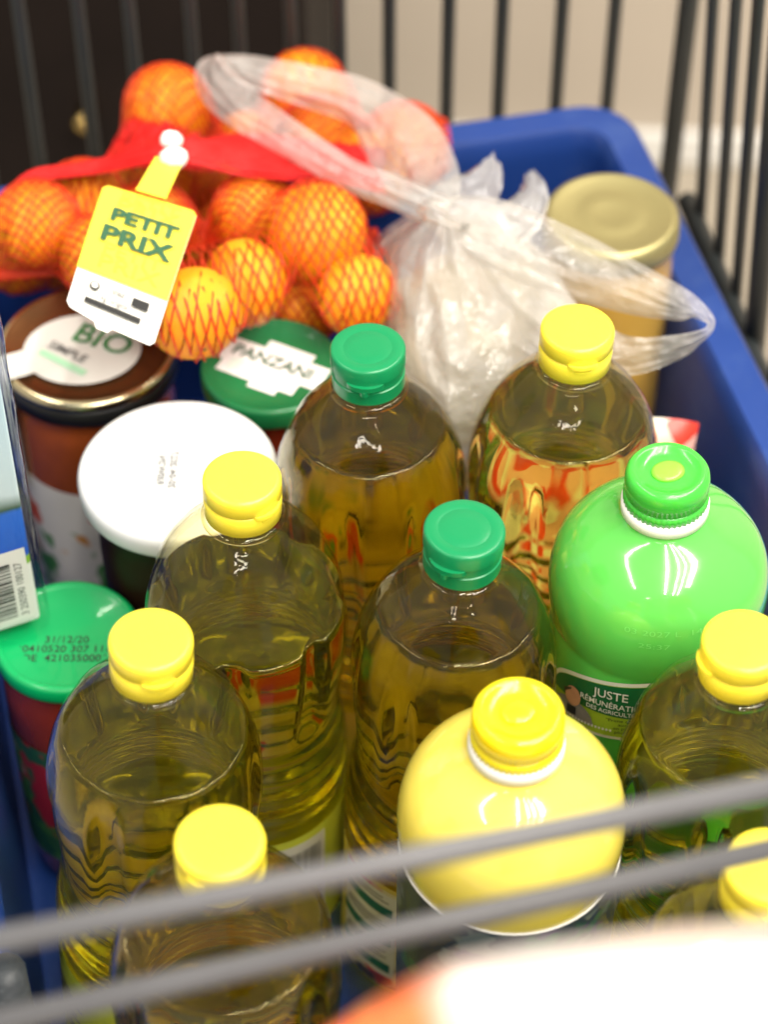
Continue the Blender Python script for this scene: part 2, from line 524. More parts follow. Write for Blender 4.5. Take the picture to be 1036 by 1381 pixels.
M = dict(
    yellow_cap=mat('yellow_plastic', (.90, .75, .05), .3, var=.03, sss=.15, sss_col=(1, .8, .1), bump=.04, bscale=400),
    green_cap=mat('green_plastic', (.004, .20, .07), .28, var=.05, bump=.04, bscale=400),
    pet=mat_thin('clear_bottle_plastic'),
    oil=mat_oil('sunflower_oil', (.985, .95, .06), 12.5, .004),
    oil_dark=mat_oil('olive_oil', (.972, .905, .03), 14.5, .004, (.56, .40, .03)),
    lime=mat('lime_juice', (.095, .48, .072), .16, coat=.9, bump=.12, bscale=28, var=.03, sss=.15, sss_col=(.3, 1, .2)),
    lemon=mat('lemon_juice', (.83, .70, .115), .14, coat=.9, bump=.12, bscale=28, var=.03, sss=.2, sss_col=(1, .8, .2)),
    lime_cap=mat('lime_cap_plastic', (.055, .46, .05), .22, var=.05, sss=.5, sss_col=(.3, 1, .1), coat=.3),
    lime_dot=mat('lime_cap_centre', (.22, .78, .05), .25, var=.05, sss=.4, sss_col=(.5, 1, .1)),
    lemon_cap=mat('lemon_cap_plastic', (.90, .72, .01), .2, var=.03, sss=.4, sss_col=(1, .8, .1), coat=.3),
    white_ring=mat('white_ring', (.8, .8, .76), .35, var=.03),
    white_lid=mat('white_lid_plastic', (.63, .645, .65), .4, var=.015, bump=.03, bscale=90),
    choc=mat('chocolate_spread', (.018, .008, .004), .4, spec=.15, var=.2),
    gold=mat('gold_lid_metal', (.42, .37, .17), .42, metal=.75, var=.06, vscale=25, bump=.02),
    goldrim=mat('gold_rim_metal', (.72, .62, .38), .2, metal=1, var=.04),
    blackrim=mat('black_lid_skirt', (.012, .012, .012), .35),
    mustard=mat('mustard', (.55, .33, .06), .25, coat=.6, var=.12, vscale=60),
    tomato=mat('tomato_sauce', (.26, .055, .012), .2, coat=.7, var=.25, vscale=70),
    darksauce=mat('dark_tomato_sauce', (.18, .02, .008), .15, coat=.7, var=.3, vscale=50),
    lidgreen=mat('dark_green_lid', (.01, .16, .05), .35, coat=.3, var=.05),
    lidgreen2=mat('bright_green_lid', (.0, .30, .085), .3, coat=.4, var=.04),
    liddark=mat('bronze_lid_metal', (.22, .10, .04), .22, metal=.8, var=.1),
    paper=mat('white_paper', (.70, .69, .65), .6, var=.03),
    paperpink=mat('white_label', (.8, .76, .75), .55, var=.02),
    ink=mat('black_ink', (.02, .02, .02), .6),
    greyink=mat('grey_ink', (.12, .12, .12), .6),
    paleink=mat('pale_grey_ink', (.45, .45, .45), .6),
    greenink=mat('green_ink', (.03, .2, .05), .6),
    palegreenink=mat('pale_green_ink', (.4, .72, .48), .6),
    tagyellow=mat('yellow_card', (.84, .73, .06), .45, var=.03),
    tagghost=mat('ghost_lettering', (.74, .50, .04), .5),
    taggreen=mat('dark_green_lettering', (.03, .10, .05), .5),
    labdark=mat('label_dark_green', (.01, .13, .04), .35, coat=.4),
    lablime=mat('label_lime', (.35, .50, .03), .35, coat=.4),
    skin=mat('printed_skin', (.50, .25, .15), .5, var=.15, vscale=300),
    jacket=mat('printed_jacket', (.22, .20, .20), .5, var=.3, vscale=200),
    hair=mat('printed_hair', (.06, .04, .03), .5),
    lablemon=mat_blotch('lemon_label_print', (.02, .035, .05), [((.10, .13, .12), .55), ((.05, .03, .10), .6), ((.02, .10, .05), .6)], 60),
    crate=mat('blue_crate_plastic', (.010, .043, .22), .42, var=.12, vscale=9, dirt=(.04, .085, .27), dscale=18, bump=.05, bscale=120),
    wire=mat('black_coated_wire', (.022, .027, .029), .4, var=.2),
    wiregrey=mat('grey_coated_wire', (.10, .10, .107), .42, var=.12),
    wall=mat('beige_wall_paint', (.52, .45, .37), .8, var=.03, vscale=3, bump=.1, bscale=80),
    board=mat('white_skirting', (.78, .76, .72), .5),
    floor=mat('beige_floor', (.40, .35, .28), .5, var=.1, vscale=6, dirt=(.28, .24, .19), dscale=5),
    cabinet=mat('dark_brown_wood', (.010, .006, .005), .7, spec=.2, var=.4, vscale=12),
    brass=mat('brass', (.6, .42, .15), .25, metal=1),
    net=mat('red_net_thread', (.62, .04, .008), .4, var=.1),
    netred=mat('red_net_thread_dense', (.66, .012, .012), .4, var=.1),
    peel=mat_orange(),
    stem=mat('orange_stem', (.16, .13, .04), .7),
    film=mat_film('bag_film', .50, (.76, .74, .71), .18),
    film2=mat_film('bag_film_dense', .40, (.76, .73, .68), .18),
    wrap=mat_thin('shrink_wrap', (.93, .95, .95), 1.45, .6),
    contents=mat('beige_contents', (.42, .35, .23), .6, var=.25, vscale=25),
    gingham=mat_gingham('red_gingham_print'),
    craft=mat('brown_packet', (.42, .30, .15), .5, var=.15),
    redlab=mat_blotch('red_tomato_print', (.55, .10, .03), [((.62, .03, .015), .45), ((.04, .22, .03), .56), ((.7, .6, .45), .62)], 30),
    creamlab=mat_blotch('cream_red_print', (.72, .66, .42), [((.60, .05, .03), .54), ((.06, .05, .03), .58)], 30),
    mixlab=mat_blotch('mustard_red_print', (.62, .46, .07), [((.66, .06, .02), .56), ((.05, .24, .03), .62)], 22),
    greenlab=mat_blotch('green_orange_print', (.06, .36, .08), [((.72, .68, .5), .52), ((.70, .25, .05), .62), ((.02, .18, .08), .5)], 34),
    biolab=mat_blotch('bio_label_print', (.74, .72, .68), [((.55, .07, .02), .58), ((.65, .28, .04), .6), ((.06, .25, .06), .61)], 42),
    saucelab=mat_blotch('sauce_label_print', (.02, .12, .06), [((.06, .22, .05), .5), ((.45, .02, .04), .58), ((.6, .55, .5), .66)], 45),
    limelab=mat('lime_paper', (.60, .66, .06), .45, var=.05),
    yellowlab=mat('yellow_paper', (.70, .58, .12), .45, var=.05),
    greenstripe=mat('green_stripe_ink', (.02, .16, .10), .5),
    milk=mat_ramp('carton_print', 2, [(0, (.72, .72, .70)), (.235, (.72, .72, .70)), (.24, (.20, .42, .03)), (.27, (.25, .45, .05)),
                                     (.275, (.02, .09, .50)), (.40, (.03, .14, .60)), (.41, (.05, .10, .06)), (.46, (.55, .65, .70)), (1, (.45, .68, .85))],
                  .35, 1 / .2, .02, .3),
    packwhite=mat_ramp('packet_print', 0, [(0, (.72, .09, .02)), (.27, (.74, .16, .05)), (.34, (.60, .50, .47)), (.46, (.58, .55, .53)),
                                         (.62, (.60, .46, .42)), (1, (.58, .52, .49))], .35, 1 / .174, .02, .4, .5),
    oilring=mat('neck_plastic', (.7, .7, .62), .1, trans=1, var=.01),
    post=mat('scuffed_dark_post', (.02, .025, .03), .5, dirt=(.10, .11, .12), dscale=140, bump=.2),
)

# ------------------------------------------------------------------ the setting
ROT = R(13)                                       # cart and crate stand turned by this much
UH = Vector((math.cos(ROT), math.sin(ROT), 0))
VH = Vector((-math.sin(ROT), math.cos(ROT), 0))


def UV(u, v, z): return UH * u + VH * v + Vector((0, 0, z))


FLOOR = -.6
f = MB().box((-4, -3, FLOOR - .05), (4, 4, FLOOR)).build('floor', M['floor'], smooth=False)
tag(f, kind='structure')
wl = empty('wall', (0, 1.385, FLOOR), (0, 0, R(-2)))
tag(wl, kind='structure')
MB().box((-4, 0, 0), (4, .1, 2.8)).build('wall_face', M['wall'], wl, smooth=False)
MB().box((-4, -.014, .001), (4, -.001, .042)).build('skirting_board', M['board'], wl, smooth=False, bevel=.003)

# dark cabinet against the wall behind the cart
cb = empty('cabinet', (-.70, 1.10, FLOOR), (0, 0, R(-2)), 'dark brown wooden cabinet against the beige wall behind the cart', 'cabinet')
MB().box((-.75, -.18, .0), (.645, .23, .95)).build('carcass', M['cabinet'], cb, smooth=False, bevel=.006)
for k in range(3):
    x0 = -.74 + k * .462
    d = MB().box((x0, -.202, .03), (x0 + .45, -.182, .93)).build('door', M['cabinet'], cb, smooth=False, bevel=.004)
    kx = x0 + .284
    k_ = MB().lathe([(0, .008), (.01, .006), (.016, .009), (.021, .008), (.024, .003)], 16).build('knob', M['brass'], d)
    k_.rotation_euler = (math.pi / 2, 0, 0); k_.location = (kx, -.202, .4265)

# ------------------------------------------------------------------ shopping cart
cart = empty('shopping_cart', UV(0, .1, -.03), None, 'black wire shopping cart basket around the blue crate', 'shopping cart')
co = Vector(cart.location)


def rod(name, pts, r, m, n=8):
    return MB().tube([Vector(p) - co for p in pts], r, n).build(name, m, cart)


VB = .462                                         # back panel


def on_back(x, y):
    r = P(x, y, 1) - CAM
    t = (VB - CAM.dot(VH)) / r.dot(VH)
    return CAM + r * t


for x in (-45, 28, 108, 176, 258, 322, 392, 458, 525, 605, 677, 757, 828):
    p = on_back(x, 40)
    rod('wire', [Vector((p.x, p.y, -.02)), Vector((p.x, p.y, .52))], .0040, M['wire'])
cp = on_back(928, 20)
rod('corner_post', [Vector((cp.x, cp.y, -.03)), Vector((cp.x, cp.y, .54))], .0062, M['wire'], 12)
UR = cp.dot(UH)
LEFTU = -.24
for z in (-.02, .50):
    rod('cross_wire', [UV(LEFTU, VB + .006, z), UV(UR, VB + .006, z)], .0032, M['wire'])
for i, (x, y) in enumerate([(945, 302), (970, 356), (993, 410), (1018, 468), (1044, 530), (1072, 600), (1104, 680), (1140, 770)]):
    p = PZ(x, y, .085)
    q = p + Vector((0, 0, .46)) + UH * (-.028)
    thick = .0060 if i == 3 else .0034
    rod('wire' if i != 3 else 'side_post', [p + Vector((0, 0, -.1)) + UH * .006, q], thick, M['wire'], 8)
a, b = PZ(930, 278, .09), PZ(1140, 770, .09)
rod('side_rail', [a - (b - a) * .02, b], .006, M['wire'], 10)
# the panel towards the camera: two level grey wires and the uprights that carry them
VF = -.262


def on_front(x, y):
    r = P(x, y, 1) - CAM
    t = (VF - CAM.dot(VH)) / r.dot(VH)
    return CAM + r * t


za = (on_front(60, 1252).z + on_front(980, 1072).z) / 2
zb = (on_front(60, 1360).z + on_front(900, 1172).z) / 2
for (x0, y0), (x1, y1) in (((0, 1268), (1036, 1062)), ((0, 1377), (1036, 1146))):
    p, q = on_front(x0, y0), on_front(x1, y1)
    d = (q - p)
    rod('front_wire', [p - d * .35, q + d * .35], .0035, M['wiregrey'], 12)
# left-hand frame post with scuffed coating
p = PZ(10, 1330, .19)
rod('frame_post', [Vector((p.x, p.y, -.03)), Vector((p.x, p.y, .20))], .008, M['post'], 12)
for u in (-.2, -.12, -.04, .04, .12, .2):
    rod('base_wire', [UV(u, -.27, -.026), UV(u, VB, -.026)], .003, M['wire'])

# ------------------------------------------------------------------ blue crate
U0, U1, V0, V1, ZR = -.192, .235, -.245, .411, .15
crate = empty('crate', UV((U0 + U1) / 2, (V0 + V1) / 2, -.012), (0, 0, ROT), 'blue plastic crate holding the bottles, jars and oranges', 'crate')
cu, cv = (U1 - U0) / 2, (V1 - V0) / 2


def rrect(hu, hv, rad, n=6):
    pts = []
    for sx, sy, a0 in ((1, 1, 0), (-1, 1, 90), (-1, -1, 180), (1, -1, 270)):
        for k in range(n + 1):
            a = R(a0 + 90 * k / n)
            pts.append((sx * (hu - rad) + rad * math.cos(a), sy * (hv - rad) + rad * math.sin(a)))
    return pts


def loops(secs):
    m = MB()
    rings = []
    for hu, hv, rad, z in secs:
        b = len(m.v); ring = rrect(hu, hv, rad)
        m.v += [(x, y, z) for x, y in ring]; rings.append((b, len(ring)))
    for (a, n), (b, _) in zip(rings, rings[1:]):
        for k in range(n):
            m.f.append((a + k, a + (k + 1) % n, b + (k + 1) % n, b + k))
    return m, rings


zr = ZR + .012
m, rg = loops([(cu - .022, cv - .022, .02, 0), (cu - .016, cv - .016, .02, zr - .02), (cu - .020, cv - .020, .02, zr - .012),
               (cu - .0225, cv - .0225, .018, zr - .012), (cu - .030, cv - .030, .014, .008)])
b, n = rg[-1]; m.f.append(tuple(b + k for k in range(n)))
b, n = rg[0]; m.f.append(tuple(b + k for k in reversed(range(n))))
m.build('walls', M['crate'], crate, 'angle')
m, rg = loops([(cu - .004, cv - .004, .026, zr - .022), (cu, cv, .03, zr - .018), (cu, cv, .03, zr - .004), (cu - .003, cv - .003, .028, zr),
               (cu - .020, cv - .020, .019, zr), (cu - .0228, cv - .0228, .017, zr - .004), (cu - .0228, cv - .0228, .017, zr - .02)])
m.build('rim', M['crate'], crate, 'angle')
for s in (-1, 1):                                  # stiffening ribs under the rim
    for k in range(7):
        v = -cv + .06 + k * (2 * cv - .12) / 6
        MB().box((s * (cu - .0165) - .004, v - .002, .01), (s * (cu - .0165) + .004, v + .002, zr - .02)).build('rib', M['crate'], crate, False)

# ------------------------------------------------------------------ oil bottles
H = .285
OILP = [(0, .030), (.003, .036), (.008, .0393), (.016, .0403), (.094, .0403), (.104, .0408), (.128, .0398), (.143, .0378), (.150, .0372),
        (.159, .0379), (.180, .0402), (.198, .0410), (.213, .0402), (.226, .0375), (.238, .0330), (.248, .0272), (.256, .0212),
        (.2605, .0172), (.263, .0152), (.268, .0145)]
NF = 7


def oil_r(z, t, inset=0.0):
    r = interp(OILP, z) * (1 + .035 * (1 - smooth01(.240, .262, z)))
    wnd = smooth01(.150, .172, z) * (1 - smooth01(.205, .232, z))
    if wnd > 0:
        ph = ((t * NF / (2 * math.pi)) % 1) - .5
        wid = .15 + .07 * (1 - smooth01(.16, .22, z))
        r -= .0043 * wnd * math.exp(-(ph / wid) ** 6)
    w3 = smooth01(.200, .222, z) * (1 - smooth01(.246, .260, z))
    if w3 > 0:
        r += .00045 * w3 * (abs(math.cos(NF * t)) - .5)
    w2 = smooth01(.098, .112, z) * (1 - smooth01(.140, .158, z))
    if w2 > 0:
        r += .0011 * w2 * math.sin(2 * math.pi * (z / .0115) + 2 * t)
    return r - inset


ZS = [0, .003, .008, .016] + [.03 + .016 * k for k in range(5)] + [.098 + .0016 * k for k in range(40)] + [.163 + .0035 * k for k in range(27)] + [.2585, .2605, .263, .268]
shell_me = MB().lathe([(z, 0) for z in ZS], 96, lambda z, t, r: oil_r(z, t), (True, False)).mesh('bottle_wall', M['pet'])


def oil_mesh(level, m):
    zs = [z + .0008 for z in ZS if z < level - .002]
    mb = MB()
    prof = [(z, 0) for z in zs]
    rt = lambda z, t, r: oil_r(z, t, .0009)
    prof += [(level - .0006, 0), (level, 0)]

    def rf(z, t, r):
        if z == level: return oil_r(z, t, .0016)
        return rt(z, t, r)
    mb.lathe(prof, 96, rf, (True, False))
    n = 96; base = len(mb.v) - 96 - 1              # ring before the bottom centre point
    ring = [mb.v[len(zs) * n + n + k] for k in range(n)]
    # oil surface: two inner rings and a centre
    inner = [(x * .93, y * .93, level - .0004) for x, y, z in ring]
    i0 = len(mb.v); mb.v += inner
    s0 = (len(prof) - 1) * n
    for k in range(n): mb.f.append((s0 + k, s0 + (k + 1) % n, i0 + (k + 1) % n, i0 + k))
    c = len(mb.v); mb.v.append((0, 0, level - .0004))
    for k in range(n): mb.f.append((i0 + k, i0 + (k + 1) % n, c))
    return mb.mesh('oil', m)


# caps ------------------------------------------------------------
def round_prof(r, z0, z1, e=.002, dome=.0004):
    p = [(z0, r - .0006), (z0 + .0006, r)]
    for k in range(6):
        a = math.pi / 2 * k / 5
        p.append((z1 - e + e * math.sin(a), r - e + e * math.cos(a)))
    return p + [(z1 + dome * .6, r * .55), (z1 + dome, r * .1)]


ycap_lid = MB().lathe(round_prof(.0156, .2760, .2848, .0022), 48).mesh('lid', M['yellow_cap'])
ycap_base = MB().lathe([(.2655, .0146), (.2660, .0154), (.2745, .0156), (.2756, .0150), (.2760, .0140)], 48).mesh('base', M['yellow_cap'])
ycap_tab = MB().arc(R(-26), R(26), .0150, .0172, .2752, .2768).arc(R(-16), R(16), .0150, .0163, .2725, .2736).mesh('tab', M['yellow_cap'], 'angle')
ycap_hinge = MB().arc(R(164), R(196), .0150, .0164, .2725, .2795).mesh('hinge', M['yellow_cap'], 'angle')
gcap_lid = MB().lathe([(.2770, .0146), (.2774, .0158), (.2838, .0158), (.2846, .0154), (.2850, .0146), (.2850, .0106), (.28485, .0103), (.28485, .0100), (.2850, .0097), (.2851, .005), (.2851, .001)], 48).mesh('lid', M['green_cap'], 'angle')
gcap_base = MB().lathe([(.2655, .0146), (.2660, .0153), (.2722, .0154), (.2725, .0149), (.2770, .0148)], 48).mesh('base', M['green_cap'], 'angle')
gcap_tab = MB().arc(R(-32), R(32), .0148, .0176, .2752, .2775).arc(R(-8), R(8), .0148, .0178, .2728, .2752).mesh('tab', M['green_cap'], 'angle')
gcap_hinge = MB().arc(R(160), R(200), .0146, .0164, .2705, .2800).mesh('hinge', M['green_cap'], 'angle')
neck_me = MB().lathe([(.2622, .0156), (.2628, .0168), (.2640, .0168), (.2646, .0154)], 48, cap=(False, False)).mesh('neck_ring', M['pet'])


def tilted(px, tiltx=0, tilty=0, h=H, spin=0):
    top = PZ(px[0], px[1], h)
    rot = Matrix.Rotation(R(tiltx), 3, 'Y') @ Matrix.Rotation(R(tilty), 3, 'X') @ Matrix.Rotation(R(spin), 3, 'Z')
    return top - rot @ Vector((0, 0, h)), rot.to_euler()


def oil_bottle(px, level, cap, cap_rot, label, tilt=(0, 0), spin=0, oil='oil', back=None, front=None):
    loc, rot = tilted(px, tilt[0], tilt[1], H, spin)
    o = empty('oil_bottle', loc, rot, label, 'bottle', 'clear plastic bottles of cooking oil')
    link('body', shell_me, o)
    link('oil', oil_mesh(level, M[oil]), o)
    link('neck_ring', neck_me, o)
    c = link('cap', ycap_base if cap == 'y' else gcap_base, o)
    c.rotation_euler = (0, 0, R(cap_rot - spin))
    for nm, me in (('lid', ycap_lid if cap == 'y' else gcap_lid), ('tab', ycap_tab if cap == 'y' else gcap_tab),
                   ('hinge', ycap_hinge if cap == 'y' else gcap_hinge)):
        link(nm, me, c)
    if back:                                        # far-side paper label seen through oil; yellow ones added to brighten it
        a0, a1, z0, z1, mt = back
        rows = []
        for i in range(9):
            z = z0 + (z1 - z0) * i / 8
            rows.append([Vector((math.cos(t), math.sin(t), 0)) * (oil_r(z, 0) + .0008) + Vector((0, 0, z))
                         for t in [R(a0 - spin + (a1 - a0) * j / 24) for j in range(25)]])
        MB().grid(rows).build('label', M[mt], o)
    wrap = {'oil': 'limelab', 'oil_dark': 'yellowlab'}[oil]      # paper band round the lower body, added to bounce light into the oil
    rows = [[Vector((.0424 * math.cos(t), .0424 * math.sin(t), z)) for t in [2 * math.pi * k / 60 for k in range(61)]] for z in (.014, .05, .094)]
    MB().grid(rows).build('label', M[wrap], o)
    if front: front(o, spin)
    return o


def wrap_fn(rad, a_mid, z0, shear=0.0, off=0.0):
    """x, y in metres laid round a bottle"""
    def fn(x, y):
        t = a_mid + x / rad
        return Vector(((rad + off) * math.cos(t), (rad + off) * math.sin(t), z0 + y + shear * x))
    return fn


def barcode(w, h, n, seed):
    rnd = random.Random(seed)
    polys, x = [], -w / 2
    while x < w / 2:
        a = rnd.choice([.006, .010, .015]) * w * .9
        polys.append(rect_polys(x, 0, min(x + a, w / 2), h, 1))
        x += a + rnd.choice([.006, .010, .016]) * w
    return polys


def front_c(o, spin):                              # lime label with barcode
    am = R(-62 - spin)
    f = lambda off: wrap_fn(.0419, am, .0, 0, off)
    lab = printed('label', rect_polys(-.034, .016, .034, .096, 16, 4), f(.0012), M['limelab'], o)
    printed('panel', rect_polys(-.020, .030, .016, .091, 12, 2), f(.0015), M['paper'], lab)
    printed('barcode', barcode(.030, .045, 30, 3), f(.0018), M['greyink'], lab, -.002, .040)


def front_d(o, spin):
    am = R(-110 - spin)
    f = lambda off: wrap_fn(.0419, am, .0, 0, off)
    lab = printed('label', rect_polys(-.036, .016, .036, .092, 18, 4), f(.0012), M['creamlab'], o)
    printed('panel', rect_polys(-.036, .026, -.004, .090, 12, 2), f(.0015), M['paper'], lab)
    for z in (.030, .052, .074):
        printed('stripe', rect_polys(-.036, z, -.006, z + .0065, 10, 1), f(.0018), M['greenstripe'], lab)
    lines = [rect_polys(-.034 + .001 * (k % 3), z, -.008 - .003 * (k % 2), z + .0008, 8, 1) for k, z in enumerate((.041, .0435, .046, .0625, .065, .0675, .084, .0865))]
    printed('small_print', lines, f(.0018), M['greyink'], lab)


def front_e(o, spin):
    am = R(-150 - spin)
    f = lambda off: wrap_fn(.0419, am, .0, 0, off)
    lab = printed('label', rect_polys(-.045, .016, .036, .090, 20, 4), f(.0012), M['limelab'], o)
    lines = [rect_polys(-.028, .05 + .0035 * k, .01 - .004 * (k % 3), .0515 + .0035 * k, 8, 1) for k in range(9)]
    printed('small_print', lines, f(.0015), M['greyink'], lab)


oil_bottle((780, 440), .238, 'y', -82, 'yellow capped oil bottle standing beside the knotted plastic bag', (1.2, 0), 10)
oil_bottle((496, 468), .241, 'g', -95, 'green capped oil bottle beside the dark green jar lid and knotted bag', (-.8, 0), 20, 'oil_dark', (10, 165, .06, .185, 'mixlab'))
oil_bottle((326, 642), .214, 'y', -45, 'yellow capped oil bottle with the lowest oil level, overlapping the white jar lid', (1.2, 0), 33, 'oil', (15, 110, .08, .185, 'creamlab'), front_c)
oil_bottle((627, 712), .241, 'g', -118, 'green capped oil bottle between the yellow and green juice bottles', (1.8, 0), 5, 'oil_dark', (15, 165, .06, .180, 'yellowlab'), front_d)
oil_bottle((203, 860), .233, 'y', -75, 'yellow capped oil bottle beside the bright green jar lid', (3.2, 0), 15, 'oil', (10, 165, .06, .180, 'yellowlab'), front_e)
oil_bottle((296, 1132), .232, 'y', 60, 'yellow capped bottle of darker oil right behind both grey wires', (1.5, 0), 40, 'oil_dark')
oil_bottle((1005, 862), .236, 'y', -165, 'yellow capped oil bottle leaning close to the green juice bottle', (-1, 0), 25, 'oil', (60, 200, .05, .16, 'greenlab'))
oil_bottle((1040, 1165), .236, 'y', -80, 'yellow capped oil bottle rising behind the white and orange packet', (-1, 0), 0, 'oil')

# ------------------------------------------------------------------ juice bottles
JP = [(0, .034), (.006, .0410), (.016, .0428), (.178, .0428), (.195, .0427), (.2015, .0424), (.2045, .0422), (.2085, .0428), (.219, .0437),
      (.229, .0431), (.2385, .0405), (.247, .0352), (.2535, .0285), (.258, .0215), (.261, .0178), (.2635, .0164), (.266, .0160)]
JZ = [0, .003, .006, .01, .016, .05, .1, .15, .178, .19] + [.195 + .0016 * k for k in range(44)]


def juice_bottle(name, px, body_mat, cap_mat, dot_mat, label, tilt, scale=1.0):
    loc, rot = tilted(px, tilt[0], tilt[1], H)
    o = empty(name, loc, rot, label, 'bottle', 'squat shouldered citrus juice bottles')
    rf = lambda z, t, r: interp(JP, z) * (scale if z < .25 else 1 + (scale - 1) * max(0, (.262 - z) / .012))
    MB().lathe([(z, 0) for z in JZ if z <= .266], 96, rf).build('body', body_mat, o)
    MB().lathe([(.2625, .0164), (.2632, .0176), (.2678, .0176), (.2685, .0165)], 64).build('neck_ring', M['white_ring'], o)
    n = 96
    c = MB().lathe([(.2680, .0160), (.2684, .0166), (.2725, .0168), (.2732, .0158)], n,
                   lambda z, t, r: r + (.00035 * math.cos(48 * t) if .2682 < z < .273 else 0)).build('cap', cap_mat, o)
    MB().lathe([(.2734, .0150), (.2738, .0166), (.2800, .0168), (.2828, .0164), (.2845, .0152), (.2850, .0138), (.2846, .0126), (.2832, .0118), (.2830, .0075), (.2834, .001)],
               64).build('lid', cap_mat, c)
    MB().lathe([(.2828, .0062), (.2840, .0060), (.2846, .0048), (.2848, .001)], 32, lambda z, t, r: r * (1 + .10 * math.sin(2 * t + 1))).build('button', dot_mat, c)
    MB().arc(R(30), R(75), .0160, .0182, .2770, .2800).build('tab', cap_mat, c, 'angle')
    return o


lime = juice_bottle('juice_bottle', (902, 632), M['lime'], M['lime_cap'], M['lime_dot'], 'bright green lime juice bottle with translucent green cap and oval label', (-1.5, 0), 1.035)
lemon = juice_bottle('juice_bottle', (700, 957), M['lemon'], M['lemon_cap'], M['lemon_cap'], 'yellow lemon juice bottle with glossy yellow cap and dark label', (0, 0), .985)

# label of the green bottle
LA = math.atan2(CAM.y - lime.location.y, CAM.x - lime.location.x) + R(-2)
LZ, SH = .1875, .30


def lf(off): return wrap_fn(.0428 * 1.035, LA, LZ, SH, off)


def oval(hw, hh, k=3.2, n=40, cut=None):
    xs = [-hw * math.cos(math.pi * i / n) for i in range(n + 1)]
    hgt = lambda x: hh * (max(0, 1 - abs(x / hw) ** k)) ** (1 / k)
    lo = lambda x: -hgt(x); hi = lambda x: hgt(x)
    if cut: return band_polys(xs, lambda x: max(lo(x), min(cut(x), hi(x))), hi, 3)
    return band_polys(xs, lo, hi, 4)


lab = printed('label', oval(.0435, .0185), lf(.0008), M['paper'], lime)
printed('lower_panel', oval(.0415, .0165), lf(.0011), M['lablime'], lab)
printed('upper_panel', oval(.0415, .0165, cut=lambda x: -.0032 - .13 * (x + .008)), lf(.0014), M['labdark'], lab)
for s, size, x, y in (('JUSTE', .0058, -.0110, .0086), ('RÉMUNÉRATION', .0039, -.0100, .0028), ('DES AGRICULTEURS', .0029, -.0085, -.0012)):
    vs, fs = text_polys(s, size, .008)
    printed('lettering', ([(vx, vy * 1.25 - .12 * vx) for vx, vy in vs], fs), lf(.0020), M['paper'], lab, x, y)
for k, s in enumerate(('"Prime complémentaire', 'aux agriculteurs', 'en place de pratiques', 'plus respectueuses de', "l'environnement")):
    printed('lettering', text_polys(s, .0027, .004), lf(.0018), M['ink'], lab, .0005 + .001 * k, -.0058 - .0025 * k)
j = printed('portrait', band_polys([-.040 + .0013 * i for i in range(18)], lambda x: -.0115 if x > -.033 else -.008,
                               lambda x: -.0115 + .012 * max(.12, 1 - ((x + .030) / .012) ** 2) ** .5 if x < -.0185 else -.0105), lf(.0018), M['jacket'], lab)
printed('face', ellipse_polys(-.0285, .0030, .0042, .0062), lf(.0022), M['skin'], j)
printed('hair', band_polys([-.0333 + .0006 * i for i in range(8)], lambda x: .0035 + .9 * (x + .0333), lambda x: .0062 + .55 * (x + .0333)), lf(.0025), M['hair'], j)
printed('collar', band_polys([-.0315, -.029, -.0265], lambda x: -.009, lambda x: -.0038), lf(.0021), M['ink'], j)
printed('small_print', [rect_polys(-.036 + .0016 * k, -.0102 - .0001 * k, -.0351 + .0016 * k, -.0088 - .0001 * k, 1) for k in range(17)], lf(.0024), M['paper'], lab)
# pale dot-matrix date on the shoulder
for s, y, x in (('03 2027 L  1409', .2345, .010), ('25:37', .2285, .004)):
    vs, fs = text_polys(s, .0055, -.01)
    mm = MB()
    for vx, vy in vs:
        z = y + vy * .6
        t = LA + (vx + x) / .042
        r = interp(JP, z) * 1.035 + .0003
        mm.v.append((r * math.cos(t), r * math.sin(t), z))
    mm.f = list(fs)
    me = bpy.data.meshes.new('date_code'); me.from_pydata(mm.v, [], mm.f)
    me.materials.append(mat('pale_green_code', (.16, .60, .13), .3)); link('date_code', me, lime)
# dark wrap label of the yellow bottle
rows = []
for z in [.03 + .0176 * i for i in range(11)]:
    rows.append([Vector((math.cos(t), math.sin(t), 0)) * (.0428 * .985 + .0007) + Vector((0, 0, z)) for t in [2 * math.pi * k / 64 for k in range(65)]])
wl_ = MB().grid(rows).build('label', M['lablemon'], lemon)
MB().lathe([(.2048, .0420), (.2051, .0425), (.2061, .0425), (.2064, .0420)], 64, cap=(False, False)).build('label_edge', M['paper'], wl_)


# ------------------------------------------------------------------ jars
def jar(name, c, zl, rl, lid_h, body_mat, lid_mat, label, body_r, shoulder=.012, lid_prof=None, taper=1.0):
    o = empty(name, (c.x, c.y, -.003), None, label, 'jar')
    zl += .003
    zt = zl - lid_h
    pr = [(0, body_r * .86), (.003, body_r * .97), (.009, body_r), (zt * .45, body_r * taper), (zt - shoulder - .012, body_r), (zt - shoulder, body_r * .985),
          (zt - shoulder * .5, body_r * .95), (zt - .002, rl * .93), (zt + .003, rl * .92)]
    MB().lathe(pr, 64).build('glass', body_mat, o)
    if lid_prof is None:
        lid_prof = [(zt, rl * .965), (zt + .0008, rl * .995), (zt + .002, rl), (zl - .0030, rl), (zl - .0012, rl * .985), (zl - .0004, rl * .955),
                    (zl - .0004, rl * .93), (zl - .0016, rl * .90), (zl - .0018, rl * .5), (zl - .0016, .001)]
    l = MB().lathe(lid_prof, 72).build('lid', lid_mat, o)
    return o, l, zt, zl


def band_label(o, r, z0, z1, a0, a1, m, name='label'):
    rows = [[Vector((r * math.cos(t), r * math.sin(t), z)) for t in [R(a0 + (a1 - a0) * k / 40) for k in range(41)]]
            for z in (z0, (z0 + z1) / 2, z1)]
    return MB().grid(rows).build(name, m, o)


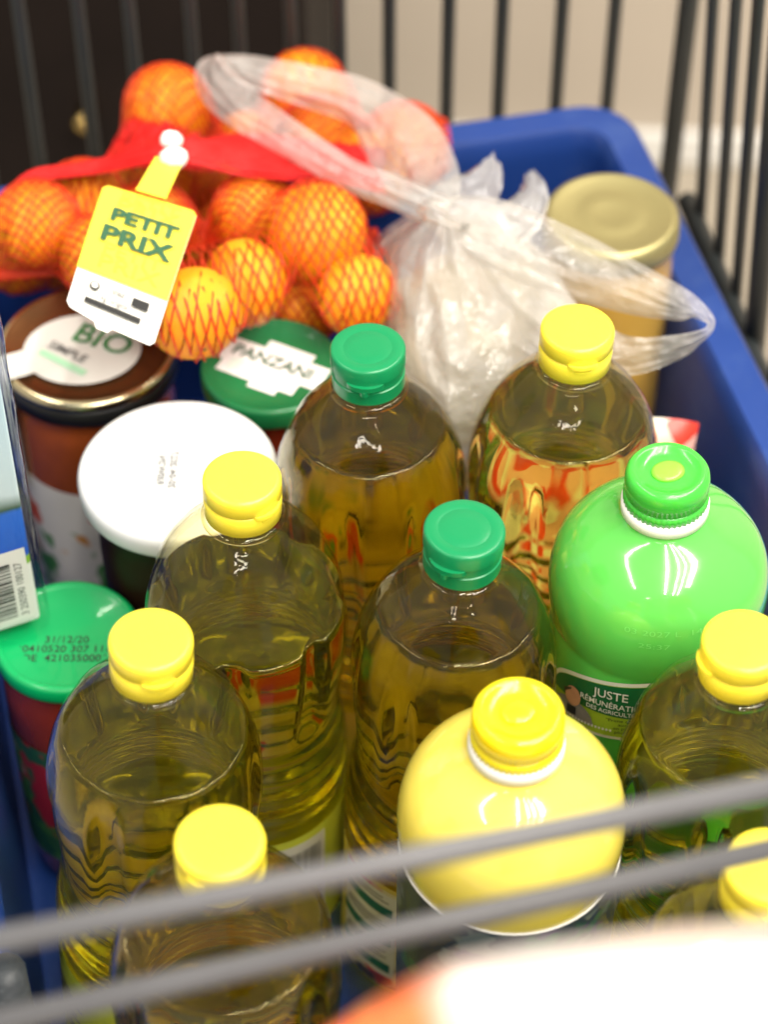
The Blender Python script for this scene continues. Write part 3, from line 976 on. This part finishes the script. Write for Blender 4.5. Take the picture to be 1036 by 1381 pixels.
def lid_fn(zl, rot, off=.0004):
    ca, sa = math.cos(rot), math.sin(rot)
    return lambda x, y: Vector((ca * x - sa * y, sa * x + ca * y, zl - .0018 + off))


# white-lidded chocolate spread
c = PZ(239, 630, .20)
rl, zl = .0449, .203
o, l, zt, zl = jar('spread_jar', c, .20, rl, .010, M['choc'], M['white_lid'], 'dark chocolate spread jar with a wide white plastic lid', .0385, .02,
                   [(.190, .0425), (.191, .0440), (.193, .0447), (.1985, .0449), (.2012, .0444), (.2024, .0432), (.2030, .0418), (.2028, .0405), (.2029, .02), (.203, .001)], .95)
fn = lambda x, y: Vector((x, y, .20315))
fn2 = lambda x, y: fn(-.004 + y, .0 + x)
for s, dy in (('RI0W2N', -.0026), ('20-04-2027', .0026)):
    vs, fs = text_polys(s, .0050, .01)
    printed('date_code', (vs, fs), lambda x, y: Vector((-.006 - y * -1.0, x - .002, .20335)), M['greyink'], l, 0, dy)
band_label(o, .0389, .03, .10, -180, 60, M['creamlab'])

# organic tomato sauce jar with paper seal strip
c = PZ(117, 462, .18)
zt_, Lz = .168, .183
o, l, zt, zl = jar('sauce_jar', c, .18, .0432, .015, M['tomato'], M['liddark'], 'brown-red tomato sauce jar with bronze lid and white paper seal', .0405, .012)
MB().lathe([(zt - .0005, .0425), (zt, .0436), (zt + .0085, .0437), (zt + .009, .0430)], 72, cap=(False, False)).build('skirt', M['blackrim'], l)
MB().lathe([(zt + .0092, .0432), (zt + .0098, .0439), (zl - .0032, .0438), (zl - .0010, .0430), (zl - .0002, .0412), (zl - .0008, .0398)], 72, cap=(False, False)).build('rim', M['goldrim'], l)
sl = lid_fn(zl, 0, .0012)
seal = printed('seal', [ellipse_polys(-.002, -.004, .0285, .0250, 28)], sl, M['paper'], o)
rows = []
for q in ((-.028, -.010), (-.040, -.0185), (-.0445, -.0215)):
    pass
# the strap of the seal runs over the rim and down the side
ta = R(206)
path = [(.020, zl - .0004), (.034, zl - .0002), (.0425, zl + .0004), (.0446, zl - .0016), (.0448, zl - .016), (.0426, zl - .03), (.0418, zl - .075)]
rows = []
for r, z in path:
    rows.append([Vector((r * math.cos(ta) - math.sin(ta) * s, r * math.sin(ta) + math.cos(ta) * s, z)) for s in (-.0088, -.003, .003, .0088)])
MB().grid(rows).build('strap', M['paper'], seal)
sl2 = lambda rot: (lambda x, y: lid_fn(zl, rot, .0018)(x, y))
printed('lettering', text_polys('BIO', .019, .012), sl2(R(-24)), M['greenink'], seal, .006, -.001)
printed('lettering', text_polys('SIMPLE', .0075, .01), sl2(R(-32)), M['greyink'], seal, -.004, -.0125)
printed('lettering', rect_polys(-.013, 0, .015, .004, 4), sl2(R(-34)), M['palegreenink'], seal, -.002, -.0195)
band_label(o, .0409, .02, .118, -178, 40, M['biolab'])

# dark green lid with white paper label
c = PZ(365, 490, .18)
o, l, zt, zl = jar('sauce_jar', c, .18, .0340, .012, M['darksauce'], M['lidgreen'], 'sauce jar with dark green lid and white lettered paper label', .0325, .014)
rot = R(-27)
lb = lid_fn(zl, rot, .0006)
out = [rect_polys(-.0275, -.0060, .0275, .0100, 6), rect_polys(-.0085, .0100, .0165, .0155, 3), rect_polys(-.0230, -.0140, .0190, -.0060, 5), rect_polys(-.0035, -.0178, .0115, -.0140, 3)]
pl = printed('paper_label', out, lb, M['paperpink'], l)
printed('lettering', text_polys('PANZANI', .0105, .018, .95), lid_fn(zl, rot, .0010), M['taggreen'], pl, 0, -.001)
printed('panel', rect_polys(-.019, -.0105, .0165, -.0035, 4), lid_fn(zl, rot, .0009), mat('pale_green_tint', (.64, .70, .64), .6), pl)
band_label(o, .0328, .02, .12, -200, 60, M['redlab'])

# bright green lid, dark sauce
c = PZ(90, 855, .15)
o, l, zt, zl = jar('sauce_jar', c, .15, .0325, .010, M['darksauce'], M['lidgreen2'], 'dark red sauce jar with bright green lid printed with a date code', .0318, .012,
                   [(.143, .0312), (.1438, .0324), (.146, .0330), (.1508, .0328), (.1526, .0318), (.1530, .0304), (.1524, .0290), (.1518, .0276), (.1519, .0215), (.1514, .0205), (.1514, .001)])
for s, y in (('31/12/20', .0050), ('20410520 307 11-1', -.0003), ('DE  4210350001', -.0056)):
    printed('date_code', text_polys(s, .0056, .002), lambda x, y: Vector((x, y,   .15175)), M['ink'], l, .000, y - .009)
band_label(o, .0322, .02, .105, -230, 30, M['saucelab'])

# gold lid, mustard
c = PZ(826, 286, .19)
o, l, zt, zl = jar('mustard_jar', c, .19, .0350, .014, M['mustard'], M['gold'], 'mustard coloured jar with a plain gold metal lid at the crate edge', .0338, .012,
                   [(.179, .0338), (.1798, .0348), (.182, .0352), (.1880, .0350), (.1912, .0340), (.1927, .0322), (.1928, .0300), (.1921, .0288), (.1920, .0225),
                    (.1917, .0215), (.1917, .0165), (.1919, .0155), (.1919, .0085), (.1917, .0078), (.1917, .001)])

# ------------------------------------------------------------------ carton at the left
c0 = PZ(66, 834, .154)
edge = (PZ(9, 852, .154) - c0).normalized()
ang = math.atan2(-edge.y, -edge.x)
ct = empty('drink_carton', c0, (0, 0, ang), 'clear-wrapped drink carton with blue print and barcode', 'carton')
MB().box((-.072, 0, .001), (-.0035, .062, .2)).build('body', M['milk'], ct, False, .002)
cf = lambda x, y: Vector((x, -.0012, y))
bc = printed('barcode_panel', rect_polys(-.050, .005, -.0058, .050, 2), lambda x, y: Vector((x, -.0006, y)), M['paper'], ct)
rb = random.Random(4)
bars, y = [], .009
while y < .042:
    t = rb.choice((.0004, .0008, .0013)); bars.append(rect_polys(-.040, y, -.0135, y + t, 1)); y += t + rb.choice((.0004, .0007, .0012))
printed('barcode', bars, cf, M['ink'], bc)
vs, fs = text_polys('3 250390 100127', .0048, .0)
printed('barcode_digits', ([(-.0085 - y, .0255 + x) for x, y in vs], fs), cf, M['greyink'], bc)
vs, fs = text_polys('2.0', .017, .0)
printed('lettering', ([(-.020 + x * .5, .078 + y) for x, y in vs], fs), cf, M['paper'], ct)
rows = []
for i in range(26):                                # shrink wrap, drawn over edge and face
    z = -.001 + .206 * i / 25
    rows.append([Vector((x + .0009 * noise.noise(Vector((x * 60, z * 50, 1))), y - .0015 + .0012 * noise.noise(Vector((x * 90, z * 40, 5))), z))
                 for x, y in ((-.074, -.002), (-.05, -.002), (-.03, -.0025), (-.015, -.003), (-.006, -.0028), (-.001, -.001), (.001, .004), (.0015, .02), (.001, .045), (0, .064))])
MB().grid(rows).build('wrapping', M['wrap'], ct)

# ------------------------------------------------------------------ gingham packet behind the far bottle
def pillow(w, h, d, nx=28, nz=34, crumple=.003, seed=1.0, pinch=.5):
    m = MB()
    for s in (-1, 1):
        rows = []
        for i in range(nz + 1):
            z = i / nz
            row = []
            for k in range(nx + 1):
                x = k / nx * 2 - 1
                e = (1 - abs(x) ** 2.6) ** .6 * (1 - abs(2 * z - 1) ** 4) ** .6
                p = Vector((x * w / 2 * (1 - .05 * math.sin(math.pi * z)), s * d / 2 * e, z * h))
                q = noise.noise(p * 45 + Vector((seed, s, 0))) * crumple + abs(noise.noise(p * 22 + Vector((0, seed, s)))) * crumple * 1.4
                row.append(p + Vector((q * .3, -s * q * min(1, e + .15), q * .3)))
            rows.append(row)
        m.grid(rows)
    return m


gp = empty('food_packet', Vector((.098, .172, -.002)), (R(-8), R(0), R(-8)), 'red gingham printed food packet tucked behind a yellow capped bottle', 'packet')
pillow(.105, .155, .042).build('pouch', M['gingham'], gp)
bnd = MB()
rows = []
for i in range(5):
    z = .03 + .05 * i / 4
    rows.append([Vector((x / 10 * .05, -.0235 * (1 - abs(x / 10) ** 2.6) ** .6 - .0008, z)) for x in range(-9, 10)])
bnd.grid(rows).build('label', M['craft'], gp)

# ------------------------------------------------------------------ oranges and nets
def orange_mesh():
    bm = bmesh.new()
    bmesh.ops.create_icosphere(bm, subdivisions=5, radius=1)
    for v in bm.verts:
        p = v.co.normalized()
        q = 1 + .025 * noise.noise(p * 1.3) + .008 * noise.noise(p * 4)
        pol = max(0, p.z)
        q -= .07 * math.exp(-((1 - pol) / .012)) + .03 * math.exp(-((1 + min(0, p.z)) / .02))
        p.z *= .93
        v.co = p * q
    me = bpy.data.meshes.new('orange')
    bm.to_mesh(me); bm.free()
    me.materials.append(M['peel'])
    me.polygons.foreach_set('use_smooth', [True] * len(me.polygons))
    return me


OM = orange_mesh()
ST = MB().lathe([(.80, .09), (.855, .10), (.875, .07), (.88, .01)], 9, lambda z, t, r: r * (1 + .2 * math.cos(5 * t))).mesh('stem_button', M['stem'])


def relax(lst, it=60):
    pts = [[P(x, y, d), (P(x, y, 1) - CAM).normalized(), r] for x, y, d, r in lst]
    for _ in range(it):
        for i in range(len(pts)):
            for k in range(i):
                a, b = pts[i], pts[k]
                dv = a[0] - b[0]; need = (a[2] + b[2]) * .97 - dv.length
                if need > 0:                       # slide both along their sight lines, mostly in depth
                    s = 1 if dv.dot(a[1]) > 0 else -1
                    
                    if s > 0: a[0] += a[1] * need * .6
                    else: b[0] += b[1] * need * .6
    return [(p, r) for p, _, r in pts]


FRONT = relax([(48, 303, 1.09, .0215), (138, 348, 1.06, .021), (112, 272, 1.12, .021), (205, 305, 1.085, .022), (272, 278, 1.11, .022), (345, 292, 1.095, .022),
               (427, 313, 1.065, .0245), (330, 382, 1.05, .0205), (262, 423, 1.005, .0215), (482, 398, 1.065, .0195), (412, 408, 1.085, .0195), (190, 388, 1.06, .021),
               (240, 345, 1.10, .022), (385, 362, 1.105, .022), (455, 368, 1.11, .021), (85, 335, 1.12, .022), (300, 330, 1.125, .022), (25, 340, 1.10, .021)])
BACK = relax([(226, 147, 1.2, .0235), (412, 128, 1.24, .0245), (430, 186, 1.2, .022), (545, 200, 1.17, .024), (498, 232, 1.17, .022), (335, 205, 1.2, .022), (285, 240, 1.19, .021), (205, 245, 1.18, .021)])
rnd = random.Random(5)


def oranges(lst, texts, group):
    for (p, r), t in zip(lst, texts):
        o = link('orange', OM)
        o.location = p; o.scale = (r * 1.02,) * 3
        e = Vector((rnd.uniform(-1, 1), rnd.uniform(-1, .2), rnd.uniform(-.3, 1))).to_track_quat('Z', 'Y').to_euler()
        o.rotation_euler = e
        link('stem_button', ST, o)
        tag(o, t, 'orange', group)


g1 = 'orange inside the tagged red net bag, in front of the other net'
g2 = 'orange inside the untagged red net bag beneath the plastic bag handle'
g1_texts = [g1] * len(FRONT)
for k, t in {0: 'orange at the end of the tagged net, just above the bronze jar lid',
             2: 'orange along the top edge of the tagged net beside the corner of the yellow tag',
             5: 'orange in the tagged net beside the large one, under the gathered red netting',
             6: 'large orange in the tagged red net right beside the knotted plastic bag',
             7: 'orange in the tagged net directly above the dark green jar lid',
             8: 'orange in the tagged net hanging between two sauce jar lids beside the yellow tag',
             9: 'small orange in the tagged net wedged between the large orange and the bag'}.items():
    g1_texts[k] = t
oranges(FRONT, g1_texts, 'oranges in the tagged net bag')
oranges(BACK, ['orange with stem scar standing highest in the untagged net, below the bag handle tip',
               'orange in the untagged net rising behind the plastic bag handle, against the cart wires', g2,
               'orange of the untagged net seen through the translucent bag film'] + [g2] * 4, 'oranges in the untagged net bag')


def net(name, lst, label, lines, step_t, mat_, pad=.0012, thr=.00055, twist=1.6):
    cen = sum((p for p, r in lst), Vector()) / len(lst)
    NT, NX = 120, 110
    ax = Vector((1, .15, 0)).normalized(); ay = Vector((-.15, 1, 0)).normalized(); az = Vector((0, 0, 1))
    rad = [[0.0] * NT for _ in range(NX)]
    xs = [((p - cen).dot(ax), r) for p, r in lst]
    x0, x1 = min(x - r for x, r in xs), max(x + r for x, r in xs)
    # at each station along the bag: support of the circles, then tightened
    for i in range(NX):
        x = x0 + (x1 - x0) * (i + .5) / NX
        for k in range(NT):
            t = 2 * math.pi * k / NT
            d = ay * math.cos(t) + az * math.sin(t)
            best = .004
            for p, r in lst:
                q = p - cen; dx = x - q.dot(ax)
                rr = (r + pad) ** 2 - dx * dx
                if rr <= 0: continue
                qy = Vector((q.dot(ay), q.dot(az))); dd = Vector((math.cos(t), math.sin(t)))
                b = qy.dot(dd); disc = rr - (qy.length_squared - b * b)
                if disc <= 0: continue
                best = max(best, b + math.sqrt(disc))
            rad[i][k] = best
    hard = [r[:] for r in rad]
    for _ in range(10):                            # relax the net between the fruit
        new = [r[:] for r in rad]
        for i in range(NX):
            for k in range(NT):
                a = rad[max(i - 1, 0)][k] + rad[min(i + 1, NX - 1)][k] + rad[i][(k + 1) % NT] + rad[i][k - 1]
                new[i][k] = max(hard[i][k], a / 4)
        rad = new

    def pt(u, t):
        i = min(NX - 1.001, max(0, u * NX - .5)); k = (t / (2 * math.pi) * NT) % NT
        i0, k0 = int(i), int(k); fi, fk = i - i0, k - k0
        r = ((rad[i0][k0] * (1 - fi) + rad[i0 + 1][k0] * fi) * (1 - fk) + (rad[i0][(k0 + 1) % NT] * (1 - fi) + rad[i0 + 1][(k0 + 1) % NT] * fi) * fk)
        return cen + ax * (x0 + (x1 - x0) * u) + (ay * math.cos(t) + az * math.sin(t)) * r
    m = MB()
    for s in (-1, 1):
        for j in range(lines):
            m.tube([pt(u / step_t, 2 * math.pi * j / lines + s * twist * math.pi * u / step_t + .03 * math.sin(u * .7 + j)) for u in range(step_t + 1)], thr, 3)
    for v in m.v: pass
    o = empty(name, cen, None, label, 'net bag', 'red net bags of oranges')
    m.v = [tuple(Vector(v) - cen) for v in m.v]
    m.build('netting', mat_, o)
    return o, cen


nb, nc = net('net_bag', FRONT, 'red net bag of oranges with a yellow price tag clipped on', 42, 100, M['net'], twist=1.9)
nb2, nc2 = net('net_bag', BACK, 'red net bag of oranges without a tag, beneath the bag handle', 38, 90, M['net'], twist=1.7)


# gathered netting between bag and clip: many close threads
def gathered(o, cen, top, bot, n, mat_, thr, seed):
    rn = random.Random(seed)
    m = MB()
    ta, ba = spline(top, 40), spline(bot, 40)
    for j in range(n):
        f0, f1 = rn.random(), rn.random()
        pts = []
        for k in range(40):
            s = k / 39
            f = f0 * (1 - s) + f1 * s
            p = ta[k].lerp(ba[k], f)
            pts.append(p + Vector((0, 0, .0035 * math.sin(math.pi * f) + .0015 * noise.noise(Vector((k * .25, j * 3.1, seed))))) - cen)
        m.tube(pts, thr, 3)
    return m.build('gathered_netting', mat_, o)


gathered(nb, nc, [P(70, 228, 1.12), P(160, 212, 1.12), P(235, 188, 1.105), P(330, 196, 1.13), P(420, 205, 1.13), P(500, 225, 1.12)],
         [P(15, 250, 1.10), P(120, 238, 1.10), P(235, 222, 1.085), P(340, 243, 1.09), P(430, 246, 1.085), P(520, 262, 1.08)], 150, M['netred'], .00048, 3)
gathered(nb2, nc2, [P(178, 150, 1.19), P(150, 185, 1.18), P(128, 215, 1.16), P(110, 232, 1.14)],
         [P(300, 200, 1.17), P(290, 215, 1.16), P(280, 222, 1.15), P(290, 232, 1.14)], 95, M['netred'], .00048, 8)
gathered(nb2, nc2, [P(250, 195, 1.16), P(330, 180, 1.165), P(420, 190, 1.155), P(520, 200, 1.14)],
         [P(250, 225, 1.14), P(330, 228, 1.14), P(420, 232, 1.13), P(520, 250, 1.12)], 120, M['netred'], .00048, 9)

# price tag
TL, TR_, BR, BL = P(140, 249, 1.012), P(266, 286, 1.004), P(206, 468, .950), P(86, 416, .958)
nrm = (TR_ - TL).cross(BL - TL).normalized()
if nrm.dot(CAM - TL) < 0: nrm = -nrm
pt_ = empty('price_tag', TL, None, 'yellow and white price tag lettered in dark green, clipped to the net', 'tag')


def tf(off=0.0):
    def fn(s, t):                                  # s across 0..1, t down 0..1
        p = TL.lerp(TR_, s).lerp(BL.lerp(BR, s), t)
        return p + nrm * (off + .0012 * math.sin(math.pi * t)) - TL
    return fn


def tag_shape(t0, t1, off, m, name, parent, rtop=0, notch=False):
    xs = [i / 24 for i in range(25)]
    def lo(x):
        e = min(x, 1 - x)
        return t0 + (rtop * (1 - math.sqrt(max(0, 1 - (1 - e / .07) ** 2))) if e < .07 else 0)
    def hi(x):
        if not notch: return t1
        e = min(x, 1 - x)
        v = t1 - (.03 * (1 - math.sqrt(max(0, 1 - (1 - e / .07) ** 2))) if e < .07 else 0)
        if x < .36: v -= .03 * (1 - x / .36) + .0
        if .36 < x < .52: v += .035
        return v
    return printed(name, band_polys(xs, lo, hi, 10), tf(off), m, parent)


tag_shape(0, .995, -.0006, M['paper'], 'card', pt_, .03, True)
tag_shape(0.002, .685, .0003, M['tagyellow'], 'yellow_panel', pt_, .03)


def tag_text(s, size, x, y, m, off, bold=.02, asp=1.32):
    vs, fs = text_polys(s, size, bold)
    if bold < .01: return printed('lettering', ([(x + vx, y - vy / asp) for vx, vy in vs], fs), tf(off), m, pt_)
    mm = MB()                                      # heavy strokes
    for k, (a, b) in enumerate(((0, 0), (.012, 0), (-.012, 0), (.008, .004), (-.008, -.004), (.008, -.004), (-.008, .004))):
        fn = tf(off + .00004 * k)
        mm.add([fn(x + a + vx, y + b - vy / asp) for vx, vy in vs], fs)
    return mm.build('lettering', m, pt_, False)


for s, y in (('PETIT', .10), ('PRIX', .175), ('PETIT', .52), ('PRIX', .63)):
    tag_text(s, .262 if s == 'PETIT' else .325, .52, y, M['tagghost'], .0006, .004, 2.2)
tag_text('PETIT', .290, .53, .270, M['taggreen'], .0012, .012, 2.05)
tag_text('PRIX', .365, .51, .440, M['taggreen'], .0012, .012, 2.1)
for pl in (ellipse_polys(.24, .775, .055, .032, 12), rect_polys(.66, .752, .84, .812, 2), rect_polys(.18, .868, .80, .905, 3)):
    printed('mark', pl, tf(.0008), M['ink'] if pl[0][0][0] > .1 else M['ink'], pt_)
printed('mark', ellipse_polys(.24, .775, .036, .020, 12), tf(.0011), M['paper'], pt_)
printed('mark', rect_polys(.36, .755, .64, .758, 2), tf(.0008), M['greyink'], pt_)
printed('mark', rect_polys(.36, .805, .64, .808, 2), tf(.0008), M['greyink'], pt_)
printed('small_print', [text_polys('triez', .075, .01), ], lambda x, y: tf(.0008)(.50 + x, .785 - y / 1.3), M['greyink'], pt_)
printed('small_print', [text_polys('2 kg  origine', .070, .01), ], lambda x, y: tf(.0008)(.46 + x, .85 - y / 1.3), M['greyink'], pt_)
printed('small_print', [text_polys('categorie 1 calibre', .055, .01), ], lambda x, y: tf(.0008)(.46 + x, .94 - y / 1.3), M['paleink'], pt_)
# strap and clip
s0, s1, s2 = P(203, 262, 1.006), P(222, 226, 1.02), P(232, 208, 1.03)
side = (TR_ - TL).normalized()
rows = [[s + side * wdt - TL for wdt in (-h_, -h_ * .3, h_ * .3, h_)] for s, h_ in zip(spline([s0, s1, s2], 8), [.0075, .0072, .0070, .0068, .0066, .0066, .0064, .0060])]
MB().grid(rows[:6]).build('strap', M['tagyellow'], pt_)
cl = MB()
bm_c = P(234, 213, 1.026) - TL
for k, (c_, r_) in enumerate(((bm_c, .0068), (P(231, 189, 1.04) - TL, .0055))):
    vs, fs = [], []
    for i in range(9):
        ph = math.pi * i / 8 - math.pi / 2
        for j in range(14):
            t = 2 * math.pi * j / 14
            q = Vector((math.cos(ph) * math.cos(t), math.cos(ph) * math.sin(t) * .8, math.sin(ph) * .85))
            vs.append(c_ + q * r_ * (1 + .18 * noise.noise(q * 2 + Vector((k * 5, 0, 0)))))
    for i in range(8):
        for j in range(14): fs.append((i * 14 + j, i * 14 + (j + 1) % 14, i * 14 + 14 + (j + 1) % 14, i * 14 + 14 + j))
    cl.add(vs, fs)
cl.build('clip', M['white_ring'], pt_)

# ------------------------------------------------------------------ knotted plastic bag
bag = empty('plastic_bag', P(590, 560, 1.08), None, 'knotted translucent white plastic bag with loose handle loops', 'plastic bag')
bo = Vector(bag.location)


def ribbon(name, path, mat_, n=70, m_=14, fold=.35, seed=0.0, wob=.0036):
    """path: (x, y, depth, half width in px, turn) -> a crumpled strip of film"""
    pts = spline([P(x, y, d) for x, y, d, *_ in path], n)
    hw = spline([Vector((h * d / FPX, tw, 0)) for x, y, d, h, tw in path], n)
    rows = []
    for i, p in enumerate(pts):
        d = (pts[min(i + 1, n - 1)] - pts[max(i - 1, 0)]).normalized()
        view = (CAM - p).normalized()
        a = d.cross(view).normalized(); b = a.cross(d).normalized()
        ca, sa = math.cos(hw[i].y), math.sin(hw[i].y)
        row = []
        for k in range(m_):
            s = k / (m_ - 1) * 2 - 1
            h = hw[i].x
            pl = noise.noise(Vector((s * 3.2, i * .07, seed))) * .5 + noise.noise(Vector((s * 7, i * .2, seed + 4))) * .3
            q = a * (ca * s * h) + b * (sa * s * h) + b * (fold * h * (1 - s * s) + pl * wob * 2.2)
            row.append(p + q + d * (wob * noise.noise(Vector((s * 2, i * .15, seed + 9)))) - bo)
        rows.append(row)
    return MB().grid(rows).build(name, mat_, bag)


ribbon('handle', [(600, 290, 1.05, 26, .3), (540, 262, 1.06, 24, .2), (470, 235, 1.075, 22, 0), (395, 190, 1.095, 25, -.2), (325, 145, 1.12, 29, 0), (285, 105, 1.14, 30, .5),
                  (290, 84, 1.155, 22, 1.2), (345, 98, 1.165, 24, .4), (420, 118, 1.16, 28, 0), (490, 140, 1.15, 34, .2), (540, 190, 1.13, 52, .1), (575, 245, 1.09, 48, .1), (597, 285, 1.06, 26, .2)],
       M['film'], 110, 16, .4, 1.0)
ribbon('handle', [(600, 290, 1.045, 30, .2), (660, 312, 1.04, 46, 0), (740, 345, 1.03, 48, .2), (830, 380, 1.02, 38, 0), (905, 408, 1.01, 26, .2), (948, 425, 1.0, 17, .9),
                  (955, 447, .995, 16, 1.2), (905, 470, 1.0, 20, .4), (845, 480, 1.005, 28, .2), (780, 462, 1.015, 40, 0), (720, 420, 1.03, 50, 0), (660, 350, 1.045, 45, 0), (605, 295, 1.05, 24, .2)],
       M['film2'], 110, 16, .4, 6.0)
ribbon('flap', [(600, 300, 1.07, 30, .3), (625, 270, 1.08, 42, .2), (640, 245, 1.09, 40, .6), (650, 225, 1.10, 26, 1.0)], M['film'], 40, 14, .5, 11.0)
ribbon('flap', [(640, 330, 1.065, 30, .3), (690, 300, 1.07, 34, .2), (712, 268, 1.08, 30, .6), (712, 240, 1.09, 18, 1.0)], M['film'], 40, 14, .5, 15.0)


# body: pleats running down from the knot
def bag_body(name, k0, rows_px, n_r, n_a, mat_, depth_b, seed, pleat=.006):
    rows = []
    for i in range(n_r):
        s = i / (n_r - 1)
        row = []
        for k in range(n_a):
            a = k / (n_a - 1)
            x = interp([(q, interp([(j / (len(r) - 1), v[0]) for j, v in enumerate(r)], a)) for q, r in rows_px], s)
            y = interp([(q, interp([(j / (len(r) - 1), v[1]) for j, v in enumerate(r)], a)) for q, r in rows_px], s)
            d = interp([(q, interp([(j / (len(r) - 1), v[2]) for j, v in enumerate(r)], a)) for q, r in rows_px], s)
            w1 = noise.noise(Vector((a * 5 + seed, s * .7, seed)))
            w2 = 1 - abs(noise.noise(Vector((a * 7, s * 1.0, seed + 3)))) * 2
            w3 = noise.noise(Vector((a * 9, s * 6, seed + 7)))
            ff = pleat * min(1, .15 + 1.4 * s)
            row.append(P(x, y, d - ff * (w1 * .8 + w2 * .6) - .0055 * w3) - bo)
        rows.append(row)
    return MB().grid(rows).build(name, mat_, bag)


RWS = [(0, [(570, 285, 1.06), (585, 292, 1.045), (600, 296, 1.04), (618, 298, 1.045), (630, 300, 1.06)]),
       (.18, [(512, 330, 1.09), (545, 350, 1.05), (598, 360, 1.035), (660, 352, 1.045), (720, 330, 1.08)]),
       (.45, [(500, 410, 1.09), (540, 435, 1.04), (600, 445, 1.02), (690, 435, 1.03), (770, 400, 1.07)]),
       (.75, [(508, 500, 1.09), (550, 530, 1.04), (610, 545, 1.015), (700, 530, 1.03), (800, 470, 1.06)]),
       (1, [(520, 600, 1.11), (560, 640, 1.07), (620, 660, 1.05), (710, 640, 1.06), (800, 560, 1.08)])]
bag_body('body', None, RWS, 60, 90, M['film2'], 1.0, 2.0)
RW2 = [(q, [(x + (8 if i % 2 else -6), y - 6, d + .022 + .01 * s_) for i, (x, y, d) in enumerate(r)]) for s_, (q, r) in enumerate(RWS)]
bag_body('inner_layer', None, RW2, 50, 70, M['film'], 1.0, 9.0, .008)
ribbon('knot', [(572, 280, 1.05, 14, 0), (590, 286, 1.035, 20, .5), (606, 296, 1.035, 20, 1.2), (622, 300, 1.05, 14, 2.0)], M['film2'], 30, 14, .9, 21.0, .003)
# pale lumpy food inside
vs, fs = [], []
cc = P(630, 470, 1.105) - bo
for i in range(25):
    ph = math.pi * i / 24 - math.pi / 2
    for j in range(36):
        t = 2 * math.pi * j / 36
        q = Vector((math.cos(ph) * math.cos(t), math.cos(ph) * math.sin(t) * .8, math.sin(ph) * 1.05))
        vs.append(cc + q * .049 * (1 + .22 * noise.noise(q * 2.2) + .1 * noise.noise(q * 5)))
for i in range(24):
    for j in range(36): fs.append((i * 36 + j, i * 36 + (j + 1) % 36, i * 36 + 36 + (j + 1) % 36, i * 36 + 36 + j))
MB().add(vs, fs).build('contents', M['contents'], bag)

# ------------------------------------------------------------------ packet nearest the front wires
pa, pb = P(320, 1352, .47), P(1420, 1228, .47)
wid = (pb - pa).length
ph_ = .26
xa = (pb - pa).normalized()
down = (Vector((0, -.12, -1)) - xa * xa.dot(Vector((0, -.12, -1)))).normalized()
ya = xa.cross(-down).normalized()
mt = Matrix((xa, ya, -down)).transposed().to_4x4()
mt.translation = (pa + pb) / 2 + down * ph_
fp = empty('snack_packet', (0, 0, 0), None, 'glossy white and orange packet in front of the grey wires', 'packet')
fp.matrix_world = mt
mb = pillow(wid, ph_, .07, 30, 30, .004, 5.0)
mb.v = [(x, y, z - .055 * max(0, -x / wid * 2 - .45) ** 1.2) for x, y, z in mb.v]
pk = mb.build('pouch', M['packwhite'], fp)
